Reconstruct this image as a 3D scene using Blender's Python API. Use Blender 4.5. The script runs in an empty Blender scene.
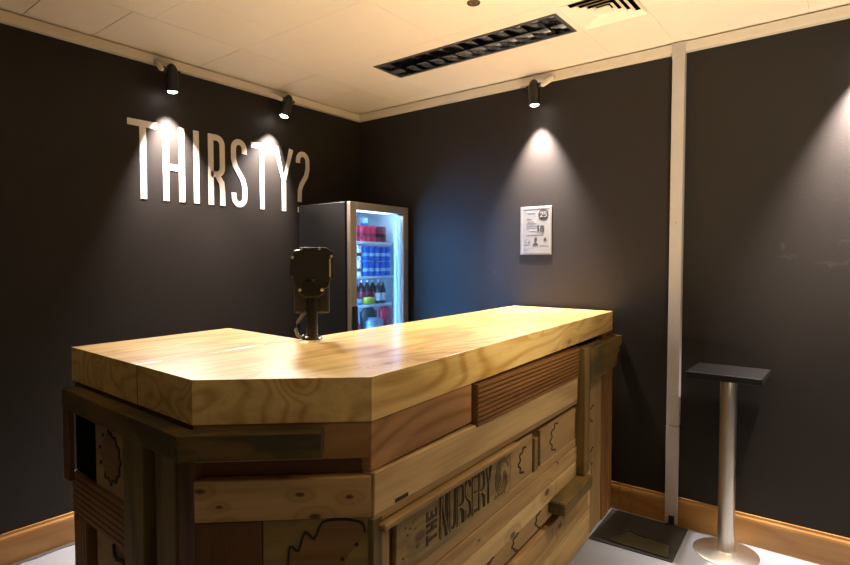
import bpy, bmesh, math, random
from mathutils import Vector, Matrix
random.seed(7)
SC = bpy.context.scene
COL = SC.collection
R = math.radians

# ------------------------------------------------------------------ camera
CAMH = 1.40
cd = bpy.data.cameras.new('camera'); cam = bpy.data.objects.new('camera', cd); COL.objects.link(cam)
cam.location = (0, 0, CAMH); cam.rotation_euler = (R(90 - 2.2), 0, R(37.85))
cd.sensor_width = 36; cd.lens = 557.0 / 850 * 36; cd.clip_start = 0.02
SC.camera = cam

# ------------------------------------------------------------------ world, exposure
w = bpy.data.worlds.new('world'); SC.world = w; w.use_nodes = True
w.node_tree.nodes['Background'].inputs[0].default_value = (1.0, 0.82, 0.60, 1)
w.node_tree.nodes['Background'].inputs[1].default_value = 0.07
SC.view_settings.view_transform = 'Standard'; SC.view_settings.look = 'None'
SC.view_settings.gamma = 1; SC.view_settings.use_curve_mapping = False
SC.view_settings.exposure = 0.0

XL, YB, ZC = -3.07, 3.125, 2.525      # left wall, back wall, ceiling

def spot(name, loc, target, energy, size, blend, color=(1, .9, .78), radius=.03):
    l = bpy.data.lights.new(name, 'SPOT'); l.energy = energy; l.spot_size = R(size); l.spot_blend = blend
    l.color = color; l.shadow_soft_size = radius
    o = bpy.data.objects.new(name, l); COL.objects.link(o); o.location = loc
    o.rotation_euler = (Vector(target) - Vector(loc)).to_track_quat('-Z', 'Y').to_euler()
    return o

# the wall spotlights: lens centre, and the way each one points
SPOTS = [
    ((XL + .092, 1.585, 2.325), (-.13, .09, -1), 1.0, .9),
    ((XL + .092, 2.335, 2.345), (-.13, -.23, -1), 1.0, .9),
    ((-1.535, YB - .092, 2.325), (-.02, .13, -1), 1.15, 1.6),
    ((0.03, YB - .092, 2.345), (.02, .13, -1), 2.0, .45),
]
for p, d, k, sp in SPOTS:
    v = Vector(d).normalized(); s0 = Vector(p) + v * .014
    spot('spotlight_beam', s0, s0 + v, 370 * k, 68, 1, (1, .87, .83), .014)
    spot('added_room_fill', s0, s0 + Vector((.75 if abs(v.x) > .1 else .05, -.15 if abs(v.x) > .1 else -.50, -1)), 300 * sp, 88, 1, (1, .86, .74), .11)  # added second lamp per head, turned into the room to brighten the bar
# unseen fill lamp, added low on the right to brighten the ceiling
spot('added_ceiling_fill', (.30, 1.45, .30), (-.25, 2.15, ZC), 345, 106, 1, (1, .84, .64), .08)
# unseen lamps, added out of view to brighten the floor and bar front
DOWN = [((0.85, 2.3, 2.5), 45), ((-2.50, 0.15, 2.5), 5), ((2.0, 2.4, 2.5), 48)]
for p, e in DOWN:
    spot('added_floor_fill', p, (p[0], p[1], 0), e, 95, .6, (1, .80, .56), .05)

# ------------------------------------------------------------------ node helpers
def newmat(name):
    m = bpy.data.materials.new(name); m.use_nodes = True
    nt = m.node_tree; return m, nt, nt.nodes['Principled BSDF']
def N(nt, t, **kw):
    n = nt.nodes.new(t)
    for k, v in kw.items(): setattr(n, k, v)
    return n
def L(nt, a, b): nt.links.new(a, b)
def val(nt, op, a, b=None, c=None):
    n = N(nt, 'ShaderNodeMath', operation=op)
    for i, x in enumerate((a, b, c)):
        if x is None: continue
        if isinstance(x, (int, float)): n.inputs[i].default_value = x
        else: L(nt, x, n.inputs[i])
    return n.outputs[0]
def mix(nt, f, a, b):
    n = N(nt, 'ShaderNodeMix', data_type='RGBA')
    for i, x in ((0, f), (6, a), (7, b)):
        if isinstance(x, (int, float)): n.inputs[i].default_value = x
        elif isinstance(x, tuple): n.inputs[i].default_value = (*x, 1) if len(x) == 3 else x
        else: L(nt, x, n.inputs[i])
    return n.outputs[2]
def smooth(nt, x, a, b):
    n = N(nt, 'ShaderNodeMapRange', interpolation_type='SMOOTHSTEP'); L(nt, x, n.inputs[0])
    n.inputs[1].default_value = a; n.inputs[2].default_value = b
    return n.outputs[0]
def bump(nt, b, h, strength, dist=.002):
    n = N(nt, 'ShaderNodeBump'); n.inputs['Strength'].default_value = strength; n.inputs['Distance'].default_value = dist
    L(nt, h, n.inputs['Height']); L(nt, n.outputs[0], b.inputs['Normal'])
def noise(nt, vec, scale, detail=3, rough=.5, dist=0):
    n = N(nt, 'ShaderNodeTexNoise'); L(nt, vec, n.inputs['Vector'])
    n.inputs['Scale'].default_value = scale; n.inputs['Detail'].default_value = detail
    n.inputs['Roughness'].default_value = rough; n.inputs['Distortion'].default_value = dist
    return n.outputs[0]
def plain(name, c, rough=.5, metal=0, spec=.5, var=.06, bscale=0, bstr=.2):
    m, nt, b = newmat(name)
    tc = N(nt, 'ShaderNodeTexCoord').outputs['Object']
    f = noise(nt, tc, 14, 3)
    L(nt, mix(nt, f, tuple(x * (1 - var) for x in c), tuple(min(1, x * (1 + var)) for x in c)), b.inputs['Base Color'])
    b.inputs['Roughness'].default_value = rough; b.inputs['Metallic'].default_value = metal
    b.inputs['Specular IOR Level'].default_value = spec
    if bscale: bump(nt, b, noise(nt, tc, bscale, 2), bstr)
    return m

def wood(name, light, dark, axis='X', rings=9, contrast=.6, knot=(.10, .045, .018), knots=.5, rough=.6, fibre=.5, spec=.3, seed=0., wear=None, kscale=1., flat=True, coat=0.):
    m, nt, b = newmat(name)
    tc = N(nt, 'ShaderNodeTexCoord').outputs['Object']
    oi = N(nt, 'ShaderNodeObjectInfo').outputs['Random']
    off = N(nt, 'ShaderNodeCombineXYZ')
    for i in range(3): L(nt, val(nt, 'MULTIPLY_ADD', oi, 7.3 + 3.1 * i, seed), off.inputs[i])
    add = N(nt, 'ShaderNodeVectorMath', operation='ADD'); L(nt, tc, add.inputs[0]); L(nt, off.outputs[0], add.inputs[1])
    p = add.outputs[0]
    def stretch(along, across):
        s = [across] * 3; s['XYZ'.index(axis)] = along
        v = N(nt, 'ShaderNodeVectorMath', operation='MULTIPLY'); L(nt, p, v.inputs[0]); v.inputs[1].default_value = s
        return v.outputs[0]
    # knots: on flat boards they run straight through the board's thickness
    kv = stretch(3.0 * kscale, 6.0 * kscale)
    vor = N(nt, 'ShaderNodeTexVoronoi', feature='F1')
    if flat:
        vor.voronoi_dimensions = '2D'
        sx = N(nt, 'ShaderNodeSeparateXYZ'); L(nt, kv, sx.inputs[0]); cx = N(nt, 'ShaderNodeCombineXYZ')
        L(nt, sx.outputs[0], cx.inputs[0]); L(nt, sx.outputs[2], cx.inputs[1]); kv = cx.outputs[0]
    L(nt, kv, vor.inputs['Vector']); vor.inputs['Scale'].default_value = 1
    kd = val(nt, 'ADD', vor.outputs['Distance'], val(nt, 'MULTIPLY_ADD', noise(nt, p, 60, 2), .03, -.015))
    sep = N(nt, 'ShaderNodeSeparateColor'); L(nt, vor.outputs['Color'], sep.inputs[0])
    has = val(nt, 'LESS_THAN', sep.outputs[0], knots)
    size = val(nt, 'MULTIPLY_ADD', sep.outputs[1], .07, .035)
    kn = val(nt, 'DIVIDE', kd, size)
    kfield = val(nt, 'MULTIPLY', val(nt, 'SUBTRACT', 1, smooth(nt, kn, .3, 4.5)), has)
    core = val(nt, 'MULTIPLY', val(nt, 'SUBTRACT', 1, smooth(nt, kn, .55, 1.15)), has)
    # cathedral rings: contour lines of a stretched noise, bent round the knots
    n1 = noise(nt, stretch(.9, 5.0), 1, 1.2, .4, .3)
    ph = val(nt, 'MULTIPLY', val(nt, 'ADD', n1, val(nt, 'MULTIPLY', kfield, .30)), rings * 6.283)
    ring = val(nt, 'MULTIPLY_ADD', val(nt, 'SINE', ph), .5, .5)
    ring = val(nt, 'POWER', ring, 2.6)
    fib = noise(nt, stretch(3.0, 110), 1, 4, .6)
    streak = noise(nt, stretch(1.2, 26), 1, 3, .6)
    tone = noise(nt, stretch(.8, 2.5), 1, 2)
    f = val(nt, 'ADD', val(nt, 'MULTIPLY', ring, contrast), val(nt, 'MULTIPLY', smooth(nt, fib, .3, .75), fibre * .35))
    f = val(nt, 'ADD', f, val(nt, 'MULTIPLY', smooth(nt, streak, .42, .68), fibre * .65))
    f = val(nt, 'ADD', f, val(nt, 'MULTIPLY', val(nt, 'SUBTRACT', tone, .55), .7))
    n = N(nt, 'ShaderNodeClamp'); L(nt, f, n.inputs[0])
    c = mix(nt, n.outputs[0], light, dark)
    if wear:
        c = mix(nt, smooth(nt, noise(nt, stretch(4, 9), 1, 5, .65), .46, .62), c, wear)
    c = mix(nt, val(nt, 'MULTIPLY', kfield, .45), c, dark)
    c = mix(nt, val(nt, 'MULTIPLY', core, .9), c, knot)
    L(nt, c, b.inputs['Base Color'])
    b.inputs['Roughness'].default_value = rough; b.inputs['Specular IOR Level'].default_value = spec
    b.inputs['Coat Weight'].default_value = coat; b.inputs['Coat Roughness'].default_value = .2
    bump(nt, b, fib, .25, .001)
    return m

# ------------------------------------------------------------------ materials
M = {}
def wall_paint():
    m, nt, b = newmat('black_wall_paint')
    tc = N(nt, 'ShaderNodeTexCoord').outputs['Object']
    n = noise(nt, tc, 3, 4)
    base = mix(nt, n, (.0200, .0166, .0138), (.0245, .0208, .0178))
    # pale scuffs rubbed into the paint right of the trunking
    sep = N(nt, 'ShaderNodeSeparateXYZ'); L(nt, tc, sep.inputs[0])
    wob = val(nt, 'MULTIPLY_ADD', noise(nt, tc, 45, 3), .05, -.025)
    tot = None
    for (x, z, a, cx, s) in ((-.266, 1.419, .05, .5, .010), (-.283, 1.47, .012, 0, .025), (-.085, 1.385, .09, .35, .012), (-.05, 1.49, .03, .0, .012), (-1.86, 1.33, .02, 0, .012)):
        dx = val(nt, 'SUBTRACT', sep.outputs[0], x); dz = val(nt, 'ADD', val(nt, 'SUBTRACT', sep.outputs[2], z), wob)
        dz = val(nt, 'SUBTRACT', dz, val(nt, 'MULTIPLY', val(nt, 'MULTIPLY', dx, dx), 8 * cx))
        q = val(nt, 'ADD', val(nt, 'POWER', val(nt, 'ABSOLUTE', val(nt, 'DIVIDE', dx, a)), 2), val(nt, 'POWER', val(nt, 'ABSOLUTE', val(nt, 'DIVIDE', dz, s)), 2))
        k = val(nt, 'SUBTRACT', 1, smooth(nt, q, .1, 1.1))
        tot = k if tot is None else val(nt, 'MAXIMUM', tot, k)
    base = mix(nt, val(nt, 'MULTIPLY', tot, .05), base, (.20, .18, .17))
    L(nt, base, b.inputs['Base Color'])
    b.inputs['Roughness'].default_value = .55; b.inputs['Specular IOR Level'].default_value = .15
    bump(nt, b, noise(nt, tc, 190, 2), .35, .0015)
    return m
M['wall'] = wall_paint()
M['ceiling'] = plain('cream_ceiling_tile', (.80, .70, .55), .42, 0, .35, .03)
M['cornice'] = plain('cream_gloss_trim', (.60, .53, .42), .4, 0, .4, .04)
M['groove'] = plain('dark_groove', (.10, .06, .03), .9)
M['base_wood'] = wood('varnished_skirting_pine', (.38, .20, .055), (.27, .115, .024), rings=5, contrast=.5, knots=.25, rough=.32, spec=.5)
def floor_mat():
    m, nt, b = newmat('pale_grey_vinyl')
    tc = N(nt, 'ShaderNodeTexCoord').outputs['Object']
    f = noise(nt, tc, 2.2, 5, .6)
    g = noise(nt, tc, 320, 2)
    c = mix(nt, f, (.22, .232, .255), (.28, .295, .322))
    c = mix(nt, val(nt, 'MULTIPLY', smooth(nt, g, .55, .75), .25), c, (.40, .40, .42))
    L(nt, c, b.inputs['Base Color']); b.inputs['Roughness'].default_value = .42
    return m
M['floor'] = floor_mat()
for nm_, sd_ in (('top', 0.), ('top_l', 4.7)):
    M[nm_] = wood('varnished_pine_' + nm_, (.88, .62, .21), (.54, .28, .05), axis='Y', rings=11, contrast=.62, knots=.5, knot=(.20, .075, .02), rough=.34, spec=.5, fibre=.5, flat=False, kscale=.9, coat=1.0, seed=sd_)
M['pine'] = wood('raw_pine', (0.472, 0.300, 0.110), (0.253, 0.137, 0.040), rings=6, contrast=.5, knots=.6, kscale=1.3, rough=.65)
M['knotty'] = wood('knotty_pine', (0.595, 0.369, 0.147), (0.341, 0.185, 0.062), rings=4, contrast=.35, knots=1.1, kscale=2.2, knot=(.10, .04, .015), rough=.65)
M['pale'] = wood('pale_spruce', (0.641, 0.435, 0.184), (0.291, 0.171, 0.058), rings=5, contrast=.35, knots=.5, rough=.65)
M['pink'] = wood('pinkish_larch', (0.435, 0.225, 0.078), (0.233, 0.107, 0.030), rings=8, contrast=.6, knots=.2, rough=.65)
M['panel'] = wood('leaf_panel_ply', (0.403, 0.251, 0.095), (0.225, 0.128, 0.040), rings=5, contrast=.35, knots=.12, rough=.65)
M['panel_v'] = wood('upright_ply', (0.387, 0.242, 0.095), (0.213, 0.122, 0.040), axis='Z', rings=5, contrast=.35, knots=.15, rough=.65)
M['deck'] = wood('red_decking', (0.261, 0.120, 0.032), (0.116, 0.047, 0.011), rings=4, contrast=.4, knots=.08, rough=.55)
M['deck_v'] = wood('red_decking_upright', (0.261, 0.120, 0.032), (0.116, 0.047, 0.011), axis='Z', rings=4, contrast=.4, knots=.08, rough=.55)
M['brown'] = wood('dark_brown_board', (0.148, 0.061, 0.017), (0.061, 0.024, 0.007), rings=4, contrast=.4, knots=.1, rough=.55)
M['brown_v'] = wood('dark_brown_upright', (0.166, 0.069, 0.020), (0.067, 0.027, 0.007), axis='Z', rings=4, contrast=.4, knots=.1, rough=.55)
M['olive'] = wood('olive_treated_timber', (0.174, 0.107, 0.024), (0.064, 0.036, 0.007), rings=6, contrast=.6, knots=.25, rough=.6, wear=(.065, .055, .022))
M['olive_v'] = wood('olive_treated_upright', (0.217, 0.144, 0.043), (0.103, 0.066, 0.017), axis='Z', rings=6, contrast=.6, knots=.25, rough=.6)
M['sign'] = wood('olive_sign_board', (0.332, 0.223, 0.065), (0.171, 0.105, 0.026), rings=6, contrast=.6, knots=.3, rough=.6, wear=(.20, .14, .055))
M['leaf'] = wood('reddish_leaf_inlay', (0.274, 0.142, 0.044), (0.151, 0.072, 0.021), rings=5, contrast=.4, knots=.05, rough=.6)
M['burnt'] = plain('burnt_engraving', (.030, .017, .007), .8)
M['burnt3'] = plain('burnt_lettering', (.050, .028, .010), .8)
M['burnt2'] = plain('scorched_engraving', (.15, .09, .032), .8)
M['void'] = plain('void_shade_black', (.007, .005, .0035), .95, 0, .05)  # near-black colour stands in for shade in gaps and recesses
M['black'] = plain('black_plastic', (.012, .012, .012), .38)
M['blackm'] = plain('black_metal', (.018, .017, .016), .3, .4)
M['tabletop'] = plain('worn_black_laminate', (.006, .0055, .005), .5, 0, .2, .4)
M['screw'] = plain('steel_screw', (.55, .52, .48), .3, 1)
def brushed(name, c, rough):
    m, nt, b = newmat(name)
    tc = N(nt, 'ShaderNodeTexCoord').outputs['Object']
    v = N(nt, 'ShaderNodeVectorMath', operation='MULTIPLY'); L(nt, tc, v.inputs[0]); v.inputs[1].default_value = (120, 120, 3)
    f = noise(nt, v.outputs[0], 1, 3)
    L(nt, mix(nt, f, tuple(x * .85 for x in c), c), b.inputs['Base Color'])
    b.inputs['Metallic'].default_value = 1; L(nt, val(nt, 'MULTIPLY_ADD', f, .14, rough), b.inputs['Roughness'])
    return m
M['steel'] = brushed('brushed_steel', (.66, .60, .50), .27)
M['alu'] = brushed('brushed_door_frame', (.78, .70, .58), .38)
M['trunk'] = plain('greyish_white_trunking', (.42, .385, .345), .45)
M['bracket'] = plain('cream_bracket', (.66, .58, .46), .4)
M['letter'] = plain('white_wall_lettering', (.66, .61, .55), .55, 0, .4, .03)
M['paper'] = plain('white_poster_paper', (.165, .163, .155), .5, 0, .3, .02)
M['ink'] = plain('black_ink', (.02, .02, .02), .6)
M['greyink'] = plain('grey_ink', (.22, .22, .22), .6)
M['cabinet'] = plain('dark_grey_cabinet', (.014, .0135, .0135), .42, .0, .3)
M['liner'] = plain('grey_fridge_liner', (.74, .76, .78), .4)
M['shelf'] = plain('white_wire_shelf', (.70, .76, .80), .35)
M['mat'] = plain('charcoal_mat', (.042, .040, .035), .95, 0, .2, .3, 300, .6)
M['scrap'] = plain('olive_brown_mat', (.075, .066, .040), .9, 0, .2, .3, 200, .6)
M['cable'] = plain('grey_cable', (.20, .19, .18), .45)
M['strip'] = plain('dark_grey_floor_strip', (.06, .057, .055), .7, 0, .4, .5)
M['red'] = plain('red_can', (.68, .03, .06), .3)
M['crimson'] = plain('dark_red_label', (.30, .02, .04), .35)
M['blue'] = plain('blue_can', (.02, .14, .62), .3)
M['paleblue'] = plain('pale_blue_can', (.42, .60, .78), .3)
M['white'] = plain('white_label', (.75, .75, .75), .4)
M['cola'] = plain('dark_cola', (.035, .012, .012), .15)
M['canend'] = plain('can_end', (.7, .7, .72), .25, 1)
M['lime'] = plain('yellow_green_wrap', (.55, .58, .06), .35)
M['darkwrap'] = plain('dark_green_wrap', (.06, .08, .07), .35)
M['reflector'] = plain('mirror_louvre', (.62, .62, .64), .08, 1)
M['lightbox'] = plain('dark_light_housing', (.05, .05, .055), .35)
M['rubber'] = plain('black_gasket', (.015, .015, .016), .6)
def emit(name, c, s):
    m, nt, b = newmat(name); b.inputs['Base Color'].default_value = (*c, 1)
    b.inputs['Emission Color'].default_value = (*c, 1); b.inputs['Emission Strength'].default_value = s
    return m
M['led'] = emit('added_led_strip', (.20, .52, 1.0), 200)
M['led3'] = emit('pale_led_tube', (.25, .56, 1.0), 5)
M['led2'] = emit('soft_header_lamp', (.55, .80, 1.0), 14)
M['bulb'] = emit('lit_spotlight_lens', (1, .95, .88), 30)
def glass():
    m, nt, b = newmat('door_glass')
    out = nt.nodes['Material Output']
    t = N(nt, 'ShaderNodeBsdfTransparent'); t.inputs[0].default_value = (.93, .97, 1, 1)
    g = N(nt, 'ShaderNodeBsdfGlossy'); g.inputs['Roughness'].default_value = .03
    lw = N(nt, 'ShaderNodeLayerWeight'); lw.inputs[0].default_value = .35
    ms = N(nt, 'ShaderNodeMixShader'); L(nt, val(nt, 'MULTIPLY', lw.outputs['Fresnel'], .6), ms.inputs[0])
    L(nt, t.outputs[0], ms.inputs[1]); L(nt, g.outputs[0], ms.inputs[2]); L(nt, ms.outputs[0], out.inputs[0])
    return m
M['glass'] = glass()

# ------------------------------------------------------------------ mesh helpers
class MB:
    def __init__(s): s.bm = bmesh.new()
    def merge(s, b2, mat=None):
        if mat: bmesh.ops.transform(b2, matrix=mat, verts=b2.verts)
        me = bpy.data.meshes.new('t'); b2.to_mesh(me); b2.free(); s.bm.from_mesh(me); bpy.data.meshes.remove(me); return s
    def box(s, a, b, bev=0, seg=1, mat=None):
        q = bmesh.new(); bmesh.ops.create_cube(q, size=1)
        for v in q.verts:
            v.co = Vector([(a[i] + b[i]) / 2 + v.co[i] * (b[i] - a[i]) for i in range(3)])
        if bev: bmesh.ops.bevel(q, geom=q.edges[:], offset=bev, segments=seg, affect='EDGES', profile=.6)
        return s.merge(q, mat)
    def prism(s, pts, h0, h1, axis='Z', bev=0, mat=None):
        # polygon pts (a,b) extruded along axis between h0 and h1
        q = bmesh.new()
        def mk(a, b, h): return {'Z': (a, b, h), 'Y': (a, h, b), 'X': (h, a, b)}[axis]
        lo = [q.verts.new(mk(a, b, h0)) for a, b in pts]; hi = [q.verts.new(mk(a, b, h1)) for a, b in pts]
        q.faces.new(lo); q.faces.new(hi)
        for i in range(len(pts)): q.faces.new((lo[i], lo[(i + 1) % len(pts)], hi[(i + 1) % len(pts)], hi[i]))
        bmesh.ops.recalc_face_normals(q, faces=q.faces)
        if bev: bmesh.ops.bevel(q, geom=q.edges[:], offset=bev, segments=2, affect='EDGES', profile=.6)
        return s.merge(q, mat)
    def lathe(s, prof, n=24, mat=None, cap=True):
        q = bmesh.new(); rings = []
        for r, z in prof:
            rings.append([q.verts.new((r * math.cos(6.28318 * k / n), r * math.sin(6.28318 * k / n), z)) for k in range(n)])
        for a, b in zip(rings, rings[1:]):
            for k in range(n): q.faces.new((a[k], a[(k + 1) % n], b[(k + 1) % n], b[k]))
        if cap: q.faces.new(rings[0]); q.faces.new(rings[-1])
        bmesh.ops.recalc_face_normals(q, faces=q.faces)
        for f in q.faces:
            if len(f.verts) == 4: f.smooth = True
        for e in q.edges:
            if len(e.link_faces) == 2 and e.calc_face_angle(0) > .6: e.smooth = False
        return s.merge(q, mat)
    def tube(s, pts, r, n=8):
        q = bmesh.new(); rings = []; pts = [Vector(p) for p in pts]
        for i, p in enumerate(pts):
            d = (pts[min(i + 1, len(pts) - 1)] - pts[max(i - 1, 0)]).normalized()
            a = d.cross(Vector((0.13, .21, 1)) if abs(d.z) < .9 else Vector((1, 0, 0))).normalized(); b = d.cross(a)
            rr = r[i] if isinstance(r, (list, tuple)) else r
            rings.append([q.verts.new(p + a * rr * math.cos(6.28318 * k / n) + b * rr * math.sin(6.28318 * k / n)) for k in range(n)])
        for a, b in zip(rings, rings[1:]):
            for k in range(n): q.faces.new((a[k], a[(k + 1) % n], b[(k + 1) % n], b[k])).smooth = True
        q.faces.new(rings[0]); q.faces.new(rings[-1])
        bmesh.ops.recalc_face_normals(q, faces=q.faces)
        return s.merge(q)
    def ribbon(s, pts, wd, h0, h1, closed=False, mat=None):
        # a flat stroke along 2D points (a,b), extruded in local Y from h0 to h1
        q = bmesh.new(); n = len(pts); P = [Vector((p[0], p[1])) for p in pts]; Ls = []
        for i in range(n):
            a = P[i - 1] if (i > 0 or closed) else None; c = P[(i + 1) % n] if (i < n - 1 or closed) else None
            d1 = (P[i] - a).normalized() if a is not None else None; d2 = (c - P[i]).normalized() if c is not None else None
            if d1 is None: d1 = d2
            if d2 is None: d2 = d1
            n1 = Vector((-d1.y, d1.x)); n2 = Vector((-d2.y, d2.x)); m = (n1 + n2)
            m = m.normalized() if m.length > .3 else n1
            k = wd / 2 / max(.45, m.dot(n1))
            Ls.append((P[i] + m * k, P[i] - m * k))
        V = [[q.verts.new((pt.x, h, pt.y)) for pt in pr for h in (h0, h1)] for pr in Ls]   # l0 l1 r0 r1
        rng = range(n) if closed else range(n - 1)
        for i in rng:
            A, B = V[i], V[(i + 1) % n]
            for a, b in ((0, 1), (1, 3), (3, 2), (2, 0)): q.faces.new((A[a], A[b], B[b], B[a]))
        if not closed:
            for A in (V[0], V[-1]): q.faces.new((A[0], A[1], A[3], A[2]))
        bmesh.ops.recalc_face_normals(q, faces=q.faces)
        return s.merge(q, mat)
    def build(s, name, mat, parent=None, mw=None):
        me = bpy.data.meshes.new(name); bmesh.ops.recalc_face_normals(s.bm, faces=s.bm.faces) if False else None
        s.bm.to_mesh(me); s.bm.free()
        if mat: me.materials.append(mat)
        o = bpy.data.objects.new(name, me); COL.objects.link(o)
        if mw is not None: o.matrix_local = mw
        if parent: o.parent = parent
        return o
def tag(o, label=None, cat=None, group=None, kind=None):
    if label: o['label'] = label
    if cat: o['category'] = cat
    if group: o['group'] = group
    if kind: o['kind'] = kind
    return o
def thing(name, label, cat, loc=(0, 0, 0), rot=(0, 0, 0), group=None):
    o = bpy.data.objects.new(name, None); COL.objects.link(o); o.location = loc; o.rotation_euler = rot
    o.empty_display_size = .1
    return tag(o, label, cat, group)
def copy_tree(o, parent=None):
    c = o.copy(); COL.objects.link(c)
    if parent: c.parent = parent
    for ch in list(o.children): copy_tree(ch, c)
    return c
T = Matrix.Translation
def RX(a): return Matrix.Rotation(R(a), 4, 'X')
def RY(a): return Matrix.Rotation(R(a), 4, 'Y')
def RZ(a): return Matrix.Rotation(R(a), 4, 'Z')

# ------------------------------------------------------------------ room shell
X1, Y0 = 2.6, -2.2
def struct(name, mb, mat): return tag(mb.build(name, mat), kind='structure')
struct('floor', MB().box((XL - .1, Y0, -.1), (X1, YB + .1, 0)), M['floor'])
struct('wall_left', MB().box((XL - .1, Y0, 0), (XL, YB + .1, ZC + .06)), M['wall'])
struct('wall_back', MB().box((XL, YB, 0), (X1, YB + .1, ZC + .06)), M['wall'])
# ceiling tiles, cut along the walls, with fine open joints
xs = [XL, -2.61, -2.27, -1.70, -1.085, -.77, -.2, .4, 1.0, 1.6, 2.2, X1]
def rows(i): return [Y0, -1.6, -1.0, -.4, .36, .915, 1.212, 1.776, 2.30, 2.66, YB] if i != 1 else [Y0, -1.4, -.3, .2, .75, 1.30, 1.776, 2.31, 2.66, YB]
LX0, LX1, LY0, LY1 = -2.235, -1.12, 2.405, 2.635       # louvre light opening
VX0, VX1, VY0, VY1 = -1.080, -.775, 2.352, 2.655       # air diffuser opening
c = MB(); g = .0014
holes = [(LX0, LX1, LY0, LY1), (VX0, VX1, VY0, VY1)]
def tile(x0, x1, y0, y1):
    for h in holes:
        if x0 < h[1] and x1 > h[0] and y0 < h[3] and y1 > h[2]:
            if x0 < h[0] - 1e-4: tile(x0, h[0], y0, y1); x0 = h[0]
            if x1 > h[1] + 1e-4: tile(h[1], x1, y0, y1); x1 = h[1]
            if y0 < h[2] - 1e-4: tile(x0, x1, y0, h[2])
            if y1 > h[3] + 1e-4: tile(x0, x1, h[3], y1)
            return
    c.box((x0, y0, ZC), (x1, y1, ZC + .012))
for i in range(len(xs) - 1):
    rr = rows(i)
    if i in (2, 3): rr = [y for y in rr if y not in (2.66, 1.212, .915, -.4)]
    if i == 4: rr = [y for y in rr if y not in (2.30,)]
    if i > 4: rr = [y for y in rr if y not in (.915, 2.30)]
    for j in range(len(rr) - 1):
        tile(xs[i] + ((g if i < 2 else .0006) if i else 0), xs[i + 1] - (g if i < 1 else .0006), rr[j] + (g if i < 1 else .0007), rr[j + 1] - (g if i < 1 else .0007))
struct('ceiling', c, M['ceiling'])
up = MB()
zz = ZC + .012
for (a, b, c0, d) in ((XL, LX0 - .01, Y0, YB), (LX0 - .01, X1, Y0, VY0 - .01), (LX0 - .01, VX1 + .01, LY1 + .03, YB), (VX1 + .01, X1, VY0 - .01, YB), (LX0 - .01, VX0 - .01, VY0 - .01, LY0 - .01)):
    up.box((a, c0, zz), (b, d, zz + .03))
struct('trim_1', up, M['groove'])
# cornices
def cornice(pts_axis, name, a, b):
    prof = [(0, 0), (.034, 0), (.036, .004), (.036, .047), (.012, .049), (.012, .055), (0, .055)]
    mb = MB()
    if pts_axis == 'Y': mb.prism([(XL + d, ZC - .055 + z) for d, z in prof], a, b, 'Y')
    else: mb.prism([(YB - d, ZC - .055 + z) for d, z in prof], a, b, 'X')
    struct(name, mb, M['cornice'])
cornice('Y', 'trim_2', Y0, YB)
cornice('X', 'trim_3', XL + .036, X1)
def skirting(name, ax, a, b, joints):
    prof = [(0, 0), (.018, 0), (.018, .118), (.016, .130), (.010, .138), (.009, .149), (0, .150)]
    cuts = [a] + joints + [b]
    mb = MB()
    for p, q in zip(cuts, cuts[1:]):
        if ax == 'Y': mb.prism([(d, z) for d, z in prof], p + .0012, q - .0012, 'Y', mat=None)
        else: mb.prism([(-d, z) for d, z in prof], p + .0012, q - .0012, 'X')
    # local X runs along the board
    o = mb.build(name, None)
    if ax == 'Y': o.location = (XL, 0, 0)
    else: o.location = (0, YB, 0)
    o.data.materials.append(M['base_wood_y'] if ax == 'Y' else M['base_wood'])
    return tag(o, kind='structure')
M['base_wood_y'] = wood('varnished_skirting_pine_left', (.38, .20, .055), (.27, .115, .024), axis='Y', rings=5, contrast=.5, knots=.25, rough=.32, spec=.5)
skirting('baseboard_left', 'Y', Y0, YB, [])
skirting('baseboard_back', 'X', XL + .018, X1, [-1.03, -.965])
# the dark ragged strip along the left skirting
mb = MB(); pts = []
y = Y0
random.seed(3)
edge = []
while y < YB - .05: edge.append((XL + .018 + .028 + random.uniform(-.006, .006), y)); y += .045
mb.prism([(XL + .018, Y0)] + edge + [(XL + .018, edge[-1][1])], 0.0, .003, 'Z')
struct('trim_4', mb, M['strip'])
# narrow upright joint strip at the left edge of view on the left wall
struct('trim_5', MB().box((XL, .745, .15), (XL + .006, .785, ZC - .055)), M['wall'])

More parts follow.
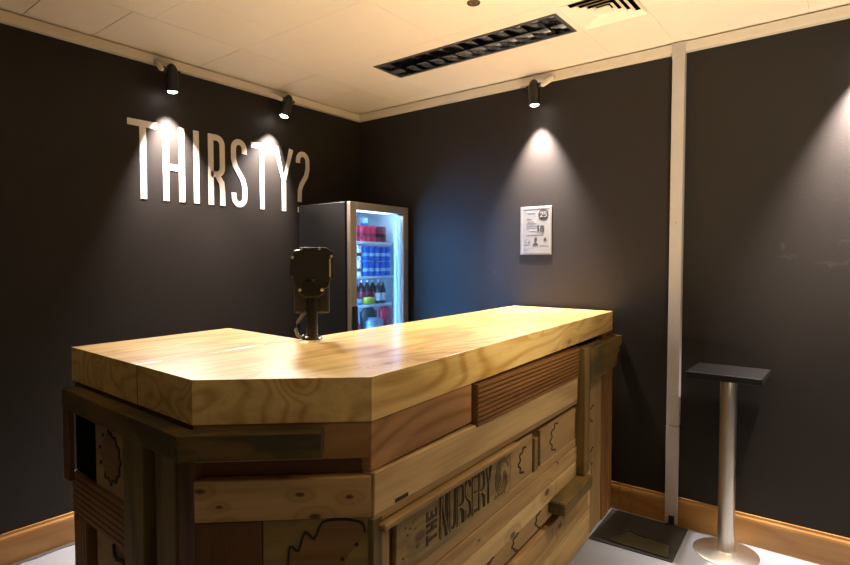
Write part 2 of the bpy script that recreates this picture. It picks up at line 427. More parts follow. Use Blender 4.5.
# ------------------------------------------------------------------ stroke lettering
def arc(cx, cy, rx, ry, a0, a1, n=12):
    return [(cx + rx * math.cos(R(a0 + (a1 - a0) * i / n)), cy + ry * math.sin(R(a0 + (a1 - a0) * i / n))) for i in range(n + 1)]
def glyph(ch, w, h, t):
    s = t / 2; l, r, b, tp = s, w - s, 0, h; cx = w / 2
    if ch == 'T': return [[(0, h - s), (w, h - s)], [(cx, 0), (cx, h - s)]]
    if ch == 'H': return [[(l, 0), (l, h)], [(r, 0), (r, h)], [(l, h * .45), (r, h * .45)]]
    if ch == 'I': return [[(cx, 0), (cx, h)]]
    if ch == 'E': return [[(r + s, h - s), (l, h - s), (l, s), (r + s, s)], [(l, h * .5), (r, h * .5)]]
    if ch == 'N': return [[(l, 0), (l, h)], [(r, 0), (r, h)], [(l, h), (r, 0)]]
    if ch == 'U': return [[(l, h), (l, cx)] + arc(cx, cx, cx - s, cx - s, 180, 360, 10)[1:] + [(r, h)]]
    if ch == 'R':
        k = h * .44; q = min(cx - s, .13 * h)
        return [[(l, 0), (l, h - s), (cx, h - s)] + arc(cx, h - s - (r - cx) * 1.1, r - cx, (r - cx) * 1.1, 90, 0, 8)[1:] + arc(cx, k + (r - cx) * 1.1, r - cx, (r - cx) * 1.1, 0, -90, 8) + [(l, k)], [(cx, k), (r - s * .3, k - .12 * h), (r, k - .25 * h), (r, 0)]]
    if ch == 'S':
        rx = cx - s; ry = rx * 1.15
        return [[(r, h - s - ry - .06 * h)] + arc(cx, h - s - ry, rx, ry, 0, 180, 12) + [(l, h * .70), (l + .1 * w, h * .60), (r - .1 * w, h * .40), (r, h * .30)] + arc(cx, s + ry, rx, ry, 0, -180, 12) + [(l, s + ry + .06 * h)]]
    if ch == 'Y': return [[(l, h), (cx, h * .45), (r, h)], [(cx, 0), (cx, h * .46)]]
    if ch == '?':
        rx = cx - s; ry = rx * 1.15
        return [[(l, h - s - ry - .04 * h)] + arc(cx, h - s - ry, rx, ry, 180, 0, 12) + [(r, h * .72), (r - .12 * w, h * .60), (cx - .1 * w, h * .46), (l + .12 * w, h * .36), (l + .10 * w, h * .17)], [(l + .10 * w, h * .0), (l + .10 * w, t * 1.05)]]
    if ch == '2':
        rx = cx - s
        return [[(l, h - s - rx)] + arc(cx, h - s - rx, rx, rx, 180, 0, 10) + [(r, h * .6), (l, s), (r + s, s)]]
    if ch == '5': return [[(r, h - s), (l, h - s), (l, h * .55), (cx, h * .60)] + arc(cx, s + (h * .6 - s) / 2, r - cx, (h * .6 - s) / 2, 70, -90, 10) + [(l - s, s)]]
    if ch == '1': return [[(cx - .3 * w, h * .78), (cx, h - s), (cx, 0)]]
    if ch == '8':
        return [arc(cx, h * .74, (r - cx) * .85, h * .26 - s, 0, 360, 16), arc(cx, h * .26, r - cx, h * .26 + 0 * s, 0, 360, 16)]
    return []
def letter(mb, ch, x, z, w, h, t, h0, h1, mat=None):
    for path in glyph(ch, w, h, t):
        mb.ribbon([(x + a, z + b) for a, b in path], t, h0, h1, mat=mat); h0 -= (.0003 if h1 > h0 else -.0003)
    return mb

# THIRSTY? on the left wall; local X runs along +Y, local -Y points into the room
lw_ = thing('wall_lettering', 'tall white capital letters across the black left wall', 'lettering', (XL, 1.383, 1.738), (0, 0, R(90)))
for ch, a, b in (('T', 1.383, 1.543), ('H', 1.571, 1.699), ('I', 1.752, 1.790), ('R', 1.846, 1.957), ('S', 2.000, 2.112), ('T', 2.145, 2.306), ('Y', 2.318, 2.480), ('?', 2.503, 2.622)):
    letter(MB(), ch, a - 1.383, 0, b - a, .422, .035, -.0015, 0.001).build('letter' if ch != '?' else 'question_mark', M['letter'], lw_)

# ------------------------------------------------------------------ the bar
A_, B_, C_, D_, E_, F_, G_ = [Vector(p) for p in ((-2.012, .717, 0), (-2.067, 1.327, 0), (-1.576, 1.292, 0), (-1.697, 3.098, 0), (-1.077, 3.098, 0), (-.919, .973, 0), (-1.229, .689, 0))]
ZT, ZB = 1.121, 1.013
bar = thing('bar_counter', 'angled wooden bar clad in reclaimed planks with thick pine top', 'bar counter', (-1.35, 1.6, 0))
BINV = T((1.35, -1.6, 0))
def frame(O, Q):
    u = (Q - O).normalized(); m = Matrix.Identity(4)
    m.col[0][:3] = u; m.col[1][:3] = (-u.y, u.x, 0); m.col[2][:3] = (0, 0, 1); m.col[3][:3] = O
    return m
FL, FC, FA = frame(F_, E_), frame(G_, F_), frame(A_, G_)
def onface(fr, u, z, tilt=0): return BINV @ fr @ T((u, 0, z)) @ RY(tilt)
def plank(fr, name, u0, u1, z0, z1, d0, d1, mat, bev=.0025, tilt=0, parent=None):
    mb = MB().box((0, -d1, 0), (u1 - u0, -d0, z1 - z0), bev)
    return mb.build(name, M[mat], parent or bar, onface(fr, u0, z0, tilt))
def fluted(fr, name, u0, u1, z0, z1, d0, d1, mat, n, vertical=False, tilt=0):
    ln = (u1 - u0) if vertical else (z1 - z0); pts = []
    p = ln / n; dep = .005
    for i in range(n):
        a = i * p
        pts += [(a, -d1 + dep), (a + p * .18, -d1 + dep), (a + p * .26, -d1), (a + p * .92, -d1)]
        pts += [(a + p, -d1 + dep)]
    pts += [(ln, -d0), (0, -d0)]
    if vertical: mb = MB().prism([(a, b) for a, b in pts], 0, z1 - z0, 'Z')
    else: mb = MB().prism([(b, a) for a, b in pts], 0, u1 - u0, 'X')
    return mb.build(name, M[mat], bar, onface(fr, u0, z0, tilt))
# carcass behind the boards
def inset(P, Q, d): return
def off(P, n1, n2, d):   # move inwards from two faces
    den = n1.x * n2.y - n1.y * n2.x
    a, b = -d, -d
    return Vector((P.x + (a * n2.y - b * n1.y) / den, P.y + (n1.x * b - n2.x * a) / den, 0))
def nrm(fr): return -Vector(fr.col[1][:3])
nL, nC, nA = nrm(FL), nrm(FC), nrm(FA); nB = Vector((-.996, -.09, 0)); nE = Vector((0, 1, 0))
Fi, Gi, Ai = off(F_, nL, nC, .034), off(G_, nC, nA, .034), off(A_, nA, nB, .034)
Ei = off(E_, nE, nL, .034)
mb = MB().prism([(p.x + 1.35, p.y - 1.6) for p in (Ai, Gi, Fi, Ei, D_ + Vector((.06, -.03, 0)), C_ + Vector((.06, .0, 0)), B_ + Vector((.03, -.06, 0)))], 0.0, ZB, 'Z')
mb.build('carcass', M['void'], bar)
# counter top: two thick pine slabs meeting in a seam from the left edge to the inner corner
S_ = A_ + (G_ - A_).normalized() * .485
gp = .0026
sd = (C_ - S_).normalized(); sn = Vector((sd.y, -sd.x, 0)) * gp
def slab(pts):
    return MB().prism([(p.x + 1.35, p.y - 1.6) for p in pts], ZB, ZT, 'Z', bev=.0007)
slab([A_, S_ - sn, C_ - sn, B_]).build('worktop_slab', M['top_l'] if 'top_l' in M else M['top'], bar)
MB().prism([(p.x + 1.35, p.y - 1.6) for p in (S_ - sn + sd * .0015, S_ + sn + sd * .0015, C_ + sn - sd * .002, C_ - sn - sd * .002)], ZB + .001, ZT - .0008, 'Z').build('seam', M['groove'], bar)
slab([S_ + sn, G_, F_, E_, D_, C_ + sn]).build('worktop_slab', M['top'], bar)

# --- long face (towards the right), bottom to top
TL = 1.0
plank(FL, 'skirt_plank', .0, 1.735, .004, .150, -.034, .004, 'pale')
plank(FL, 'skirt_plank', .0, 1.700, .154, .278, -.034, .004, 'pine')
plank(FL, 'recess_board', .0, 1.30, .279, .306, -.036, -.031, 'void')  # near-black strip paints the shadow gap below the leaf row
plank(FL, 'leaf_panel', .08, 1.30, .308, .384, -.034, -.004, 'panel')
plank(FL, 'short_block', 1.30, 1.698, .279, .384, -.034, -.006, 'pine')
plank(FL, 'cladding_plank', .07, 1.55, .384, .455, -.034, .002, 'pale')
plank(FL, 'cladding_plank', .07, 1.55, .457, .527, -.034, .003, 'pine')
plank(FL, 'cladding_plank', .07, 1.52, .529, .566, -.034, -.001, 'panel')
plank(FL, 'corner_stile', .0, .036, .280, .772, -.034, .004, 'olive_v')
plank(FL, 'corner_stile', .038, .072, .280, .728, -.034, -.002, 'panel_v')
plank(FL, 'sign_backing', .072, 1.52, .566, .774, -.034, -.016, 'brown')
plank(FL, 'leaf_panel', .80, 1.004, .566, .722, -.034, -.004, 'panel')
plank(FL, 'divider', 1.008, 1.044, .566, .700, -.034, .004, 'olive_v')
plank(FL, 'leaf_panel', 1.085, 1.52, .566, .712, -.034, -.003, 'panel')
plank(FL, 'narrow_plank', .0, 1.52, .757, .786, -.034, .004, 'panel', tilt=1.0)
plank(FL, 'moulding', .020, .83, .736, .754, -.034, .024, 'panel', tilt=1.1, bev=.004)
plank(FL, 'cladding_plank', .0, 1.52, .780, .886, -.034, .006, 'pale', tilt=1.15)
plank(FL, 'cladding_plank', .0, .505, .888, 1.011, -.034, -.003, 'pink')
plank(FL, 'shadow_batten', .505, .522, .87, 1.011, -.034, -.018, 'brown')
fluted(FL, 'fluted_board', .520, 1.522, .868, 1.006, -.034, .012, 'deck', 9, tilt=.8)
# sign board with the carved name
sg = plank(FL, 'sign_board', .098, .792, .566, .742, -.016, -.001, 'sign', tilt=.7)
sg['label'] = 'olive timber board carved with the words THE NURSERY'
en = MB(); il = MB()
u = .0
hh = .128; wd = [.044, .042, .042, .040, .038, .042, .044]
x = .212
for ch, wl in zip('NURSERY', wd):
    letter(en, ch, x, .026, wl, hh, .0125, -.0016, .0002); letter(il, ch, x, .026, wl, hh, .0034, -.0034, -.0012); x += wl + .0065
for i, ch in enumerate('THE'):      # THE reads upwards, turned a quarter
    mtx = T((.196, .001, .036 + i * .034)) @ RY(-90)
    letter(en, ch, 0, 0, .027, .055, .0095, -.0026, -.0004, mat=mtx)
il.build('letter_inline', M['sign'], sg)
MBo = en.build('carved_letters', M['burnt3'], sg); MBo.location = (0, .0 - (-.001) - 0 + .0, 0)
MBo['label'] = 'dark burnt letters THE NURSERY'
em = MB()
for k in range(5):
    em.ribbon(arc(.625, .085, .052 - k * .010, .062 - k * .011, 20 + 30 * k, 330 + 20 * k, 18), .0028, -.0008, .0012)
for k in range(4): em.ribbon([(.565 + .02 * k, .020), (.575 + .022 * k, .030), (.59 + .02 * k, .018)], .0025, -.0008, .0012)
e_ = em.build('carved_emblem', M['burnt2'], sg)
for (a, b, r0) in ((.05, .105, .004), (.062, .118, .003), (.085, .11, .003), (.04, .128, .003), (.075, .13, .0025), (.10, .055, .007), (.03, .05, .004)):
    MB().lathe([(r0, -.0002), (r0, .0016)], 10, T((a, -.0001, b)) @ RX(90)).build('worm_hole', M['burnt2'], sg)
hk = MB().box((0, -.0072, 0), (.058, -.004, .011), .001).build('split', M['burnt'], bar, onface(FL, .10, .797, 20))
hk.matrix_local = onface(FL, .085, .782, 1.15)
# carved leaf outlines
def leaf_outline(wd, ht, lobes, n=60, half=None):
    pts = []
    for i in range(n + 1):
        t = i / n
        if half == 'L': a = math.pi * (.5 + t)           # left half only
        else: a = 2 * math.pi * t + math.pi / 2
        s = .86 + .14 * math.cos(lobes * a)
        x_ = math.cos(a) * wd / 2 * s * (1 - .15 * math.sin(a)); z_ = math.sin(a) * ht / 2 * (.94 + .06 * math.cos(lobes * a))
        pts.append((x_, z_))
    return pts
def carve(fr, u, z, wd, ht, d, lobes=9, half='L', tl=0, fill=False, lw=.006, rot=0):
    m = onface(fr, u, z, 0) @ RY(rot)
    if fill:
        f = MB().prism(leaf_outline(wd, ht, lobes)[:-1], -d - .0012, -d + .002, 'Y').build('leaf_inlay', M['leaf'], bar, m)
        f['label'] = 'reddish brown leaf shaped inlay'
    mb = MB().ribbon(leaf_outline(wd, ht, lobes, half=half), lw, -d - .0022, -d + .001)
    return mb.build('leaf_carving', M['burnt'], bar, m)
carve(FL, .930, .640, .12, .105, -.004, 9, 'L', rot=12)
carve(FL, 1.270, .640, .16, .125, -.003, 9, 'L', rot=12)
for uu in (.25, .45, .66, .87, 1.09): carve(FL, uu, .345, .11, .064, -.004, 7, 'L', rot=14)
# post assembly at the far end
plank(FL, 'end_panel', 1.738, 1.945, .004, .98, -.034, -.004, 'panel_v')
fluted(FL, 'corner_post', 1.945, 2.130, .004, 1.008, -.034, .004, 'deck_v', 4, True)
for zc in (.86, .62, .40): carve(FL, 1.80, zc, .16, .085, -.004, 7, 'L', rot=10)
plank(FL, 'upright_post', 1.522, 1.602, .392, .992, -.030, .042, 'olive_v', bev=.004)
plank(FL, 'end_panel', 1.603, 1.736, .392, .98, -.034, -.005, 'panel_v')
plank(FL, 'toe_upright', 1.702, 1.735, .155, .388, -.034, .004, 'pale')
cap = MB().prism([(0, .03), (0, .192), (.555, .200), (.562, .197), (.562, .150), (.520, .145), (.512, .118), (.475, .110), (.462, .060), (.445, .045), (.03, .028)], -.046, .0, 'Y', bev=.002)
cap.build('bracket_cap', M['olive'], bar, onface(FL, 1.590, .787))
plank(FL, 'rail_block', 1.18, 1.56, .333, .390, -.004, .070, 'olive', bev=.006)

# --- chamfer face
plank(FC, 'skirt_plank', .0, .42, .004, .30, -.034, -.004, 'panel')
pb = plank(FC, 'cladding_panel', .002, .155, .30, .776, -.034, -.004, 'brown_v')
plank(FC, 'leaf_panel', .157, .412, .30, .776, -.034, -.008, 'panel_olive' if 'panel_olive' in M else 'sign')
plank(FC, 'cladding_plank', .0, .418, .778, .878, -.034, .001, 'knotty', tilt=0)
plank(FC, 'recess_board', .0, .412, .880, .922, -.034, -.022, 'brown')
plank(FC, 'cladding_plank', .0, .416, .922, 1.011, -.034, -.003, 'pink')
# big leaf on the chamfer
big = [(-.115, -.13), (-.118, -.06), (-.100, -.055), (-.104, -.01), (-.085, -.012), (-.078, .04), (-.058, .030), (-.042, .075), (-.020, .058), (.0, .098), (.045, .104), (.075, .100), (.098, .090), (.102, .060), (.088, .045), (.060, .010), (.045, -.03), (.03, -.09), (.0, -.15), (-.06, -.17)]
def smoothpts(p, k=3):
    out = []; n = len(p)
    for i in range(n):
        a, b, c_, d = [Vector(p[(i + j) % n]) for j in (-1, 0, 1, 2)]
        for s in range(k):
            t = s / k
            out.append(tuple(.5 * ((2 * b) + (c_ - a) * t + (2 * a - 5 * b + 4 * c_ - d) * t * t + (3 * b - a - 3 * c_ + d) * t ** 3)))
    return out
mC = onface(FC, .300, .668)
MB().prism(smoothpts(big), .0065, .010, 'Y').build('leaf_inlay', M['leaf'], bar, mC)['label'] = 'reddish brown leaf shaped inlay'
MB().ribbon(smoothpts(big)[:39], .0055, .0055, .010).build('leaf_carving', M['burnt'], bar, mC)
for (a, b) in ((.082, .040), (.048, .005), (.015, -.03)): MB().lathe([(.005, 0), (.005, .003)], 10, T((a, .0085, b)) @ RX(90)).build('carved_dot', M['burnt'], bar, mC)

# --- left face
plank(FA, 'skirt_plank', .0, .78, .004, .10, -.034, -.008, 'brown')
plank(FA, 'recess_board', .0, .19, .714, .945, -.06, -.006, 'void')  # near-black block in place of a shaded void
plank(FA, 'corner_board', .064, .112, .72, .942, .034, .050, 'brown_v')
plank(FA, 'leaf_panel', .185, .410, .715, .945, -.034, .0, 'panel')
fluted(FA, 'fluted_frame', .0, .410, .578, .716, -.034, .008, 'deck', 7)
fluted(FA, 'fluted_frame', .0, .108, .10, .577, -.034, .006, 'deck_v', 5, True)
plank(FA, 'leaf_panel', .168, .410, .10, .577, -.034, -.004, 'panel')
plank(FA, 'upright_board', .411, .535, .10, .935, -.034, .012, 'olive_v')
plank(FA, 'corner_stile', .583, .690, .10, .960, -.034, .0, 'olive_v')
plank(FA, 'corner_stile', .692, .782, .10, .985, -.034, -.004, 'brown_v')
plank(FA, 'cladding_plank', .0, .78, .946, 1.011, -.034, -.006, 'brown')
def sunleaf(u, z, r, fr=FA):
    m = onface(fr, u, z)
    pts = []
    for i in range(60):
        a = 6.28318 * i / 60; rr = r * (1 + .07 * math.cos(12 * a)); pts.append((rr * math.cos(a) * .95, rr * math.sin(a)))
    MB().prism(pts, -.0012, .003, 'Y').build('leaf_inlay', M['leaf'], bar, m)['label'] = 'reddish brown leaf shaped inlay'
    mb = MB().ribbon([pts[(i - 22) % 60] for i in range(40)], .007, -.0025, .001)
    for k in range(6):
        a = R(110 + 34 * k - 10)
        mb.lathe([(.006, 0), (.006, .0025)], 8, T((r * 1.12 * math.cos(a), .0, r * 1.12 * math.sin(a))) @ RX(90))
    mb.build('leaf_carving', M['burnt'], bar, m)
sunleaf(.300, .825, .070)
cv = MB().ribbon([(-.09, .03), (-.085, 0), (-.07, -.008), (-.05, -.004), (-.03, .0), (-.005, -.004)], .009, -.007, .0)
MB().ribbon([(-.115, -.06), (-.115, -.1), (-.10, -.14)], .009, -.007, .0).build('leaf_carving', M['burnt'], bar, onface(FA, .405, .545))
cv.build('leaf_carving', M['burnt'], bar, onface(FA, .405, .545))
# --- rail that runs round the left face and half of the chamfer, mitred at the corner
tm = .4096
rz0, rz1 = .942, 1.003
MB().prism([(.060, -.050), (.7843 + tm * .050, -.050), (.7843 - tm * .0, .0), (.060, .0)], 0, rz1 - rz0, 'Z', bev=.004).build('rail', M['olive'], bar, onface(FA, 0, rz0))
MB().prism([(-tm * .050, -.050), (.306, -.050), (.306, .0), (.0, .0)], 0, rz1 - rz0, 'Z', bev=.004).build('rail', M['olive'], bar, onface(FC, 0, rz0))

# ------------------------------------------------------------------ payment terminal on the bar top
pos = thing('till_stand', 'black till screen on a pole stand, seen from behind, on the bar top', 'till', (-1.540, 1.322, ZT), (0, 0, R(47)))
# local -Y faces the camera side, local X to the right
MB().lathe([(.036, 0), (.036, .004), (.031, .010), (.024, .012), (.022, .016)], 28).build('base', M['blackm'], pos)
MB().lathe([(.020, .014), (.020, .21), (.017, .215)], 20).build('pole', M['blackm'], pos)
MB().box((-.064, .022, .090), (.062, .052, .320), .008, 2).build('terminal', M['black'], pos)
bk = MB().prism([(-.078, .225), (-.074, .285), (-.060, .315), (-.040, .318), (-.030, .328), (.055, .328), (.062, .318), (.078, .312), (.080, .215), (.066, .215), (.058, .185), (.030, .172), (-.045, .172), (-.058, .19), (-.066, .225)], -.008, .022, 'Y', bev=.003)
bk.build('back_cover', M['black'], pos)
MB().prism([(-.046, .168), (-.030, .204), (.034, .204), (.046, .168), (.024, .150), (-.024, .150)], -.026, -.008, 'Y', bev=.003).build('bracket', M['blackm'], pos)
for a, b, dd in ((-.040, .178, -.026), (.036, .178, -.026), (-.066, .292, -.008), (.070, .296, -.008), (-.036, .324, -.008), (.028, .324, -.008)):
    MB().lathe([(.0055, 0), (.0055, .003), (.003, .004)], 12, T((a, dd, b)) @ RX(90)).build('screw', M['screw'], pos)
MB().box((.062, -.010, .222), (.068, -.008, .288)).build('edge_strip', M['alu'], pos)
MB().tube([(-.018, .012, .10), (-.032, .008, .088), (-.050, 0, .062), (-.056, -.006, .035), (-.050, -.012, .016), (-.036, -.014, .007), (-.026, -.010, .014)], .006).build('cable', M['cable'], pos)

# ------------------------------------------------------------------ drinks fridge
XD, FY0, FY1, FZ = -2.546, 2.503, 3.085, 1.780
fr = thing('drinks_fridge', 'tall dark glass-door drinks fridge glowing blue in the corner', 'fridge', (-2.80, 2.79, 0))
FI = T((2.80, -2.79, 0))
t_ = .035; XB = -3.045
ix0, ix1, iy0, iy1, iz0, iz1 = XB + t_, XD - .045, FY0 + t_, FY1 - t_, .16, FZ - .03
cb = MB()
cb.box((XB, FY0, .03), (XD - .045, FY0 + t_ - .006, FZ), .003); cb.box((XB, FY1 - t_ + .006, .03), (XD - .045, FY1, FZ), .003)
cb.box((XB, FY0 + .002, FZ - .024), (XD - .045, FY1 - .002, FZ), .003); cb.box((XB, FY0 + .002, .03), (XB + t_ - .006, FY1 - .002, FZ - .002), .003)
cb.box((XB, FY0 + .002, .03), (XD - .045, FY1 - .002, .15), .003)
cb.build('cabinet', M['cabinet'], fr, FI)
ln = MB(); e = .006
ln.box((ix0 - e, iy0 - e, iz0 - e), (ix1, iy0, iz1 + e)); ln.box((ix0 - e, iy1, iz0 - e), (ix1, iy1 + e, iz1 + e))
ln.box((ix0 - e, iy0, iz0 - e), (ix0, iy1, iz1 + e)); ln.box((ix0, iy0, iz1), (ix1, iy1, iz1 + e)); ln.box((ix0, iy0, iz0 - e), (ix1, iy1, iz0))
ln.build('liner', M['liner'], fr, FI)
for a in ((-3.0, 2.54), (-3.0, 3.05), (-2.63, 2.54), (-2.63, 3.05)):
    MB().lathe([(.018, 0), (.018, .03)], 12, T((a[0], a[1], 0))).build('foot', M['black'], fr, FI)
# door
fw = .058
def ring(x0, x1, y0, y1, z0, z1, wv, bev):
    mb = MB()
    mb.box((x0, y0, z0), (x1, y0 + wv, z1), bev); mb.box((x0, y1 - wv, z0), (x1, y1, z1), bev)
    mb.box((x0, y0 + wv, z1 - wv * .85), (x1, y1 - wv, z1), bev); mb.box((x0, y0 + wv, z0), (x1, y1 - wv, z0 + wv * 1.6), bev)
    return mb
door = ring(XD - .032, XD, FY0 + .003, FY1 - .002, .06, FZ, fw, .003).build('door', M['alu'], fr, FI)
ring(XD - .044, XD - .032, FY0 + .006, FY1 - .006, .08, FZ - .004, .03, .002).build('gasket', M['rubber'], fr, FI)
MB().box((XD - .020, FY0 + fw - .002, .15), (XD - .014, FY1 - fw + .002, FZ - .045)).build('glass', M['glass'], door)
MB().box((XD + .001, FY0 + .012, .86), (XD + .024, FY0 + .046, 1.112), .006, 2).build('handle', M['black'], door)
MB().box((XD - .0005, FY1 - .12, FZ - .062), (XD + .004, FY1 - fw - .004, FZ - .05), .001).build('lock', M['black'], door)
# lights and shelves
MB().tube([(ix1 - .030, iy1 - .016, .22), (ix1 - .030, iy1 - .016, 1.70)], .009).build('led_strip', M['led3'], fr, FI)
MB().tube([(ix1 - .025, iy0 + .014, .22), (ix1 - .025, iy0 + .014, 1.70)], .008).build('led_strip', M['led'], fr, FI)  # unseen second strip, added behind the frame to light contents and wall
MB().box((ix1 - .10, iy0 + .06, iz1 - .014), (ix1 - .04, iy1 - .06, iz1 - .002)).build('ceiling_lamp', M['led2'], fr, FI)
SH = [.86, 1.098, 1.293, 1.530]
for z in SH + [.62, .38]:
    mb = MB()
    mb.box((ix1 - .060, iy0 + .004, z - .012), (ix1 - .052, iy1 - .030, z + .004), .001)
    mb.box((ix0 + .006, iy0 + .004, z - .010), (ix0 + .012, iy1 - .030, z), 0)
    for k in range(14):
        yy = iy0 + .006 + k * (iy1 - .042 - iy0) / 13
        mb.box((ix0 + .01, yy, z - .007), (ix1 - .053, yy + .004, z))
    mb.box((ix0 + .01, iy1 - .038, z - .010), (ix1 - .053, iy1 - .030, z), 0)
    mb.build('shelf', M['shelf'], fr, FI)
MB().tube([(ix1 - .05, iy1 - .026, .3), (ix1 - .05, iy1 - .026, 1.535)], .004).build('shelf_upright', M['cabinet'], fr, FI)
MB().tube([(ix1 - .012, iy1 - .055, 1.50), (ix1 - .012, iy1 - .035, 1.45), (ix1 - .012, iy1 - .028, 1.2), (ix1 - .012, iy1 - .03, .9)], .004).build('cable', M['paleblue'], fr, FI)

for zz in (.75, 1.0, 1.25, 1.48, 1.66):
    spot('added_fridge_glow', (ix1 - .012, iy0 + .012, zz), (ix1 + .49, iy0 + .57, zz), 38, 76, .5, (.13, .42, 1.0), .01)  # hidden spots added to throw the fridge's blue light onto the back wall

# drinks: one can and one bottle are built with parts, then copied
def make_can(name, r, h, body, band, endm='canend'):
    c_ = thing(name, '', 'drink can')
    MB().lathe([(r * .82, 0), (r, r * .18), (r, h - r * .3), (r * .80, h - .004)], 16).build('can_body', M[body], c_)
    MB().lathe([(r * .80, h - .0045), (r * .82, h), (r * .74, h), (r * .72, h - .003)], 16).build('can_lid', M[endm], c_)
    if band: MB().lathe([(r + .0006, h * .30), (r + .0008, h * .52)], 16, cap=False).build('can_label', M[band], c_)
    return c_
def make_bottle(name, body, label, cap_, r=.027, h=.170):
    b_ = thing(name, '', 'bottle')
    MB().lathe([(r * .9, 0), (r, .006), (r, h * .58), (r * .85, h * .68), (r * .42, h * .84), (r * .40, h * .93)], 16).build('bottle_body', M[body], b_)
    MB().lathe([(r * .48, h * .925), (r * .48, h), (r * .40, h + .001)], 12).build('bottle_cap', M[cap_], b_)
    MB().lathe([(r + .0006, h * .14), (r + .0008, h * .50)], 16, cap=False).build('bottle_label', M[label], b_)
    return b_
protos = {}
def put(kind, maker, x, y, z, label, group):
    if kind not in protos: protos[kind] = maker(); o = protos[kind]
    else: o = copy_tree(protos[kind])
    o.location = (x, y, z); o['label'] = label; o['group'] = group
    o.rotation_euler = (0, 0, random.uniform(0, 6))
    return o
fx = ix1 - .095
random.seed(11)
ordn = ['leftmost', 'second', 'third', 'fourth', 'fifth', 'sixth', 'seventh', 'rightmost']
for i in range(8):
    k = 'red' if i < 6 else 'darkred'
    put(k, (lambda: make_can('red_drink_can', .0238, .112, 'red', 'crimson')) if k == 'red' else (lambda: make_can('dark_drink_can', .0238, .112, 'crimson', 'cola')),
        fx, iy0 + .045 + i * .0545, SH[3] + .004,
        ('%s red can in the front row of the top fridge shelf' if i < 6 else '%s dark red can in the front row of the top fridge shelf') % (ordn[i] if i in (0, 7) else ordn[i] + ' from the left,'), 'cans along the top fridge shelf')
for j in range(2):
    put('pb', lambda: make_can('pale_drink_can', .026, .088, 'paleblue', 'blue'), fx - .075, iy0 + .315, SH[3] + .004 + j * .0885, ['lower', 'upper'][j] + ' pale blue can stacked behind the red cans on the top shelf', 'pale blue cans at the back')
for lay in range(2):
    lw = ['lower layer', 'upper layer'][lay]
    for i in range(5):
        put('blue', lambda: make_can('blue_drink_can', .0268, .105, 'blue', 'paleblue'), fx, iy0 + .234 + i * .0590, SH[2] + .004 + lay * .1055,
            ['leftmost', 'second', 'third', 'fourth', 'rightmost'][i] + ' blue can in the ' + lw + ' on the second fridge shelf', 'blue cans on the second shelf')
    for i in range(2):
        put('dw', lambda: make_can('black_white_can', .0252, .105, 'white', 'cola'), fx, iy0 + .118 + i * .0565, SH[2] + .004 + lay * .1055,
            ['left', 'right'][i] + ' black and white can in the ' + lw + ' beside the blue cans', 'black and white cans on the second shelf')
for i in range(8):
    put('cola', lambda: make_bottle('cola_bottle', 'cola', 'crimson', 'canend', .026, .165), fx - .062, iy0 + .03 + i * .060, SH[1] + .004,
        (['leftmost', 'second', 'third', 'fourth', 'fifth', 'sixth', 'seventh', 'rightmost'][i]) + ' dark bottle with a red label on the third fridge shelf', 'cola bottles on the third shelf')
for i in range(2):
    put('pinkb', lambda: make_bottle('pink_label_bottle', 'cola', 'white', 'canend', .020, .150), fx + .012, iy0 + .365 + i * .050, SH[1] + .004,
        ['left', 'right'][i] + ' of two white labelled bottles in front on the third shelf', 'white labelled bottles')
def pouch(name, label, cat, mat, loc, sx, sy, sz, rot=(0, 0, 0), group=None, crimp=True, sticker=None):
    q = bmesh.new(); bmesh.ops.create_uvsphere(q, u_segments=20, v_segments=12, radius=1)
    for v in q.verts:
        k = abs(v.co.y); n_ = math.sin(9 * v.co.y) * .03 + random.uniform(-.02, .02)
        sq = lambda a, p: math.copysign(abs(a) ** p, a)
        v.co = Vector((sq(v.co.x, .9) * sx * (1 + n_), sq(v.co.y, .55) * sy, sq(v.co.z, .6) * sz * (1 + n_)))
    for f in q.faces: f.smooth = True
    t = thing(name, label, cat, loc, rot, group)
    MB().merge(q).build('wrapper', M[mat], t)
    if crimp:
        for s in (-1, 1): MB().box((-.002, s * sy - .010, -sz * .75), (.002, s * sy + .010, sz * .75)).build('crimped_end', M[mat], t)
    if sticker:
        MB().box((sx * .93, -sy * .45, -sz * .4), (sx * 1.06, sy * .45, sz * .35), .003).build('sticker', M[sticker], t)
    return t
pouch('snack_packet', 'yellow green packet lying in front of the dark bottles, third shelf', 'packet', 'lime', (fx + .014, iy0 + .265, SH[1] + .029), .024, .055, .024, crimp=True, sticker=None)
pouch('snack_packet', 'small pale blue packet left of the yellow green packet, third shelf', 'packet', 'paleblue', (fx + .015, iy0 + .150, SH[1] + .025), .020, .036, .020)
pouch('snack_packet', 'dark green packet standing at the middle of the bottom fridge shelf', 'packet', 'darkwrap', (fx - .02, iy0 + .30, SH[0] + .110), .028, .075, .105, sticker='white')
pouch('snack_packet', 'white and blue packet leaning before the dark green one, bottom shelf', 'packet', 'paleblue', (fx + .032, iy0 + .310, SH[0] + .076), .018, .075, .070, sticker='white')
pouch('snack_packet', 'large red packet at the right of the bottom fridge shelf', 'packet', 'red', (fx + .0, iy0 + .445, SH[0] + .112), .030, .052, .107, sticker='crimson')
put('redbottle', lambda: make_bottle('red_bottle', 'crimson', 'red', 'white', .028, .150), fx + .01, iy0 + .150, SH[0] + .004, 'red bottle at the left of the bottom fridge shelf', 'red bottle on the bottom shelf')

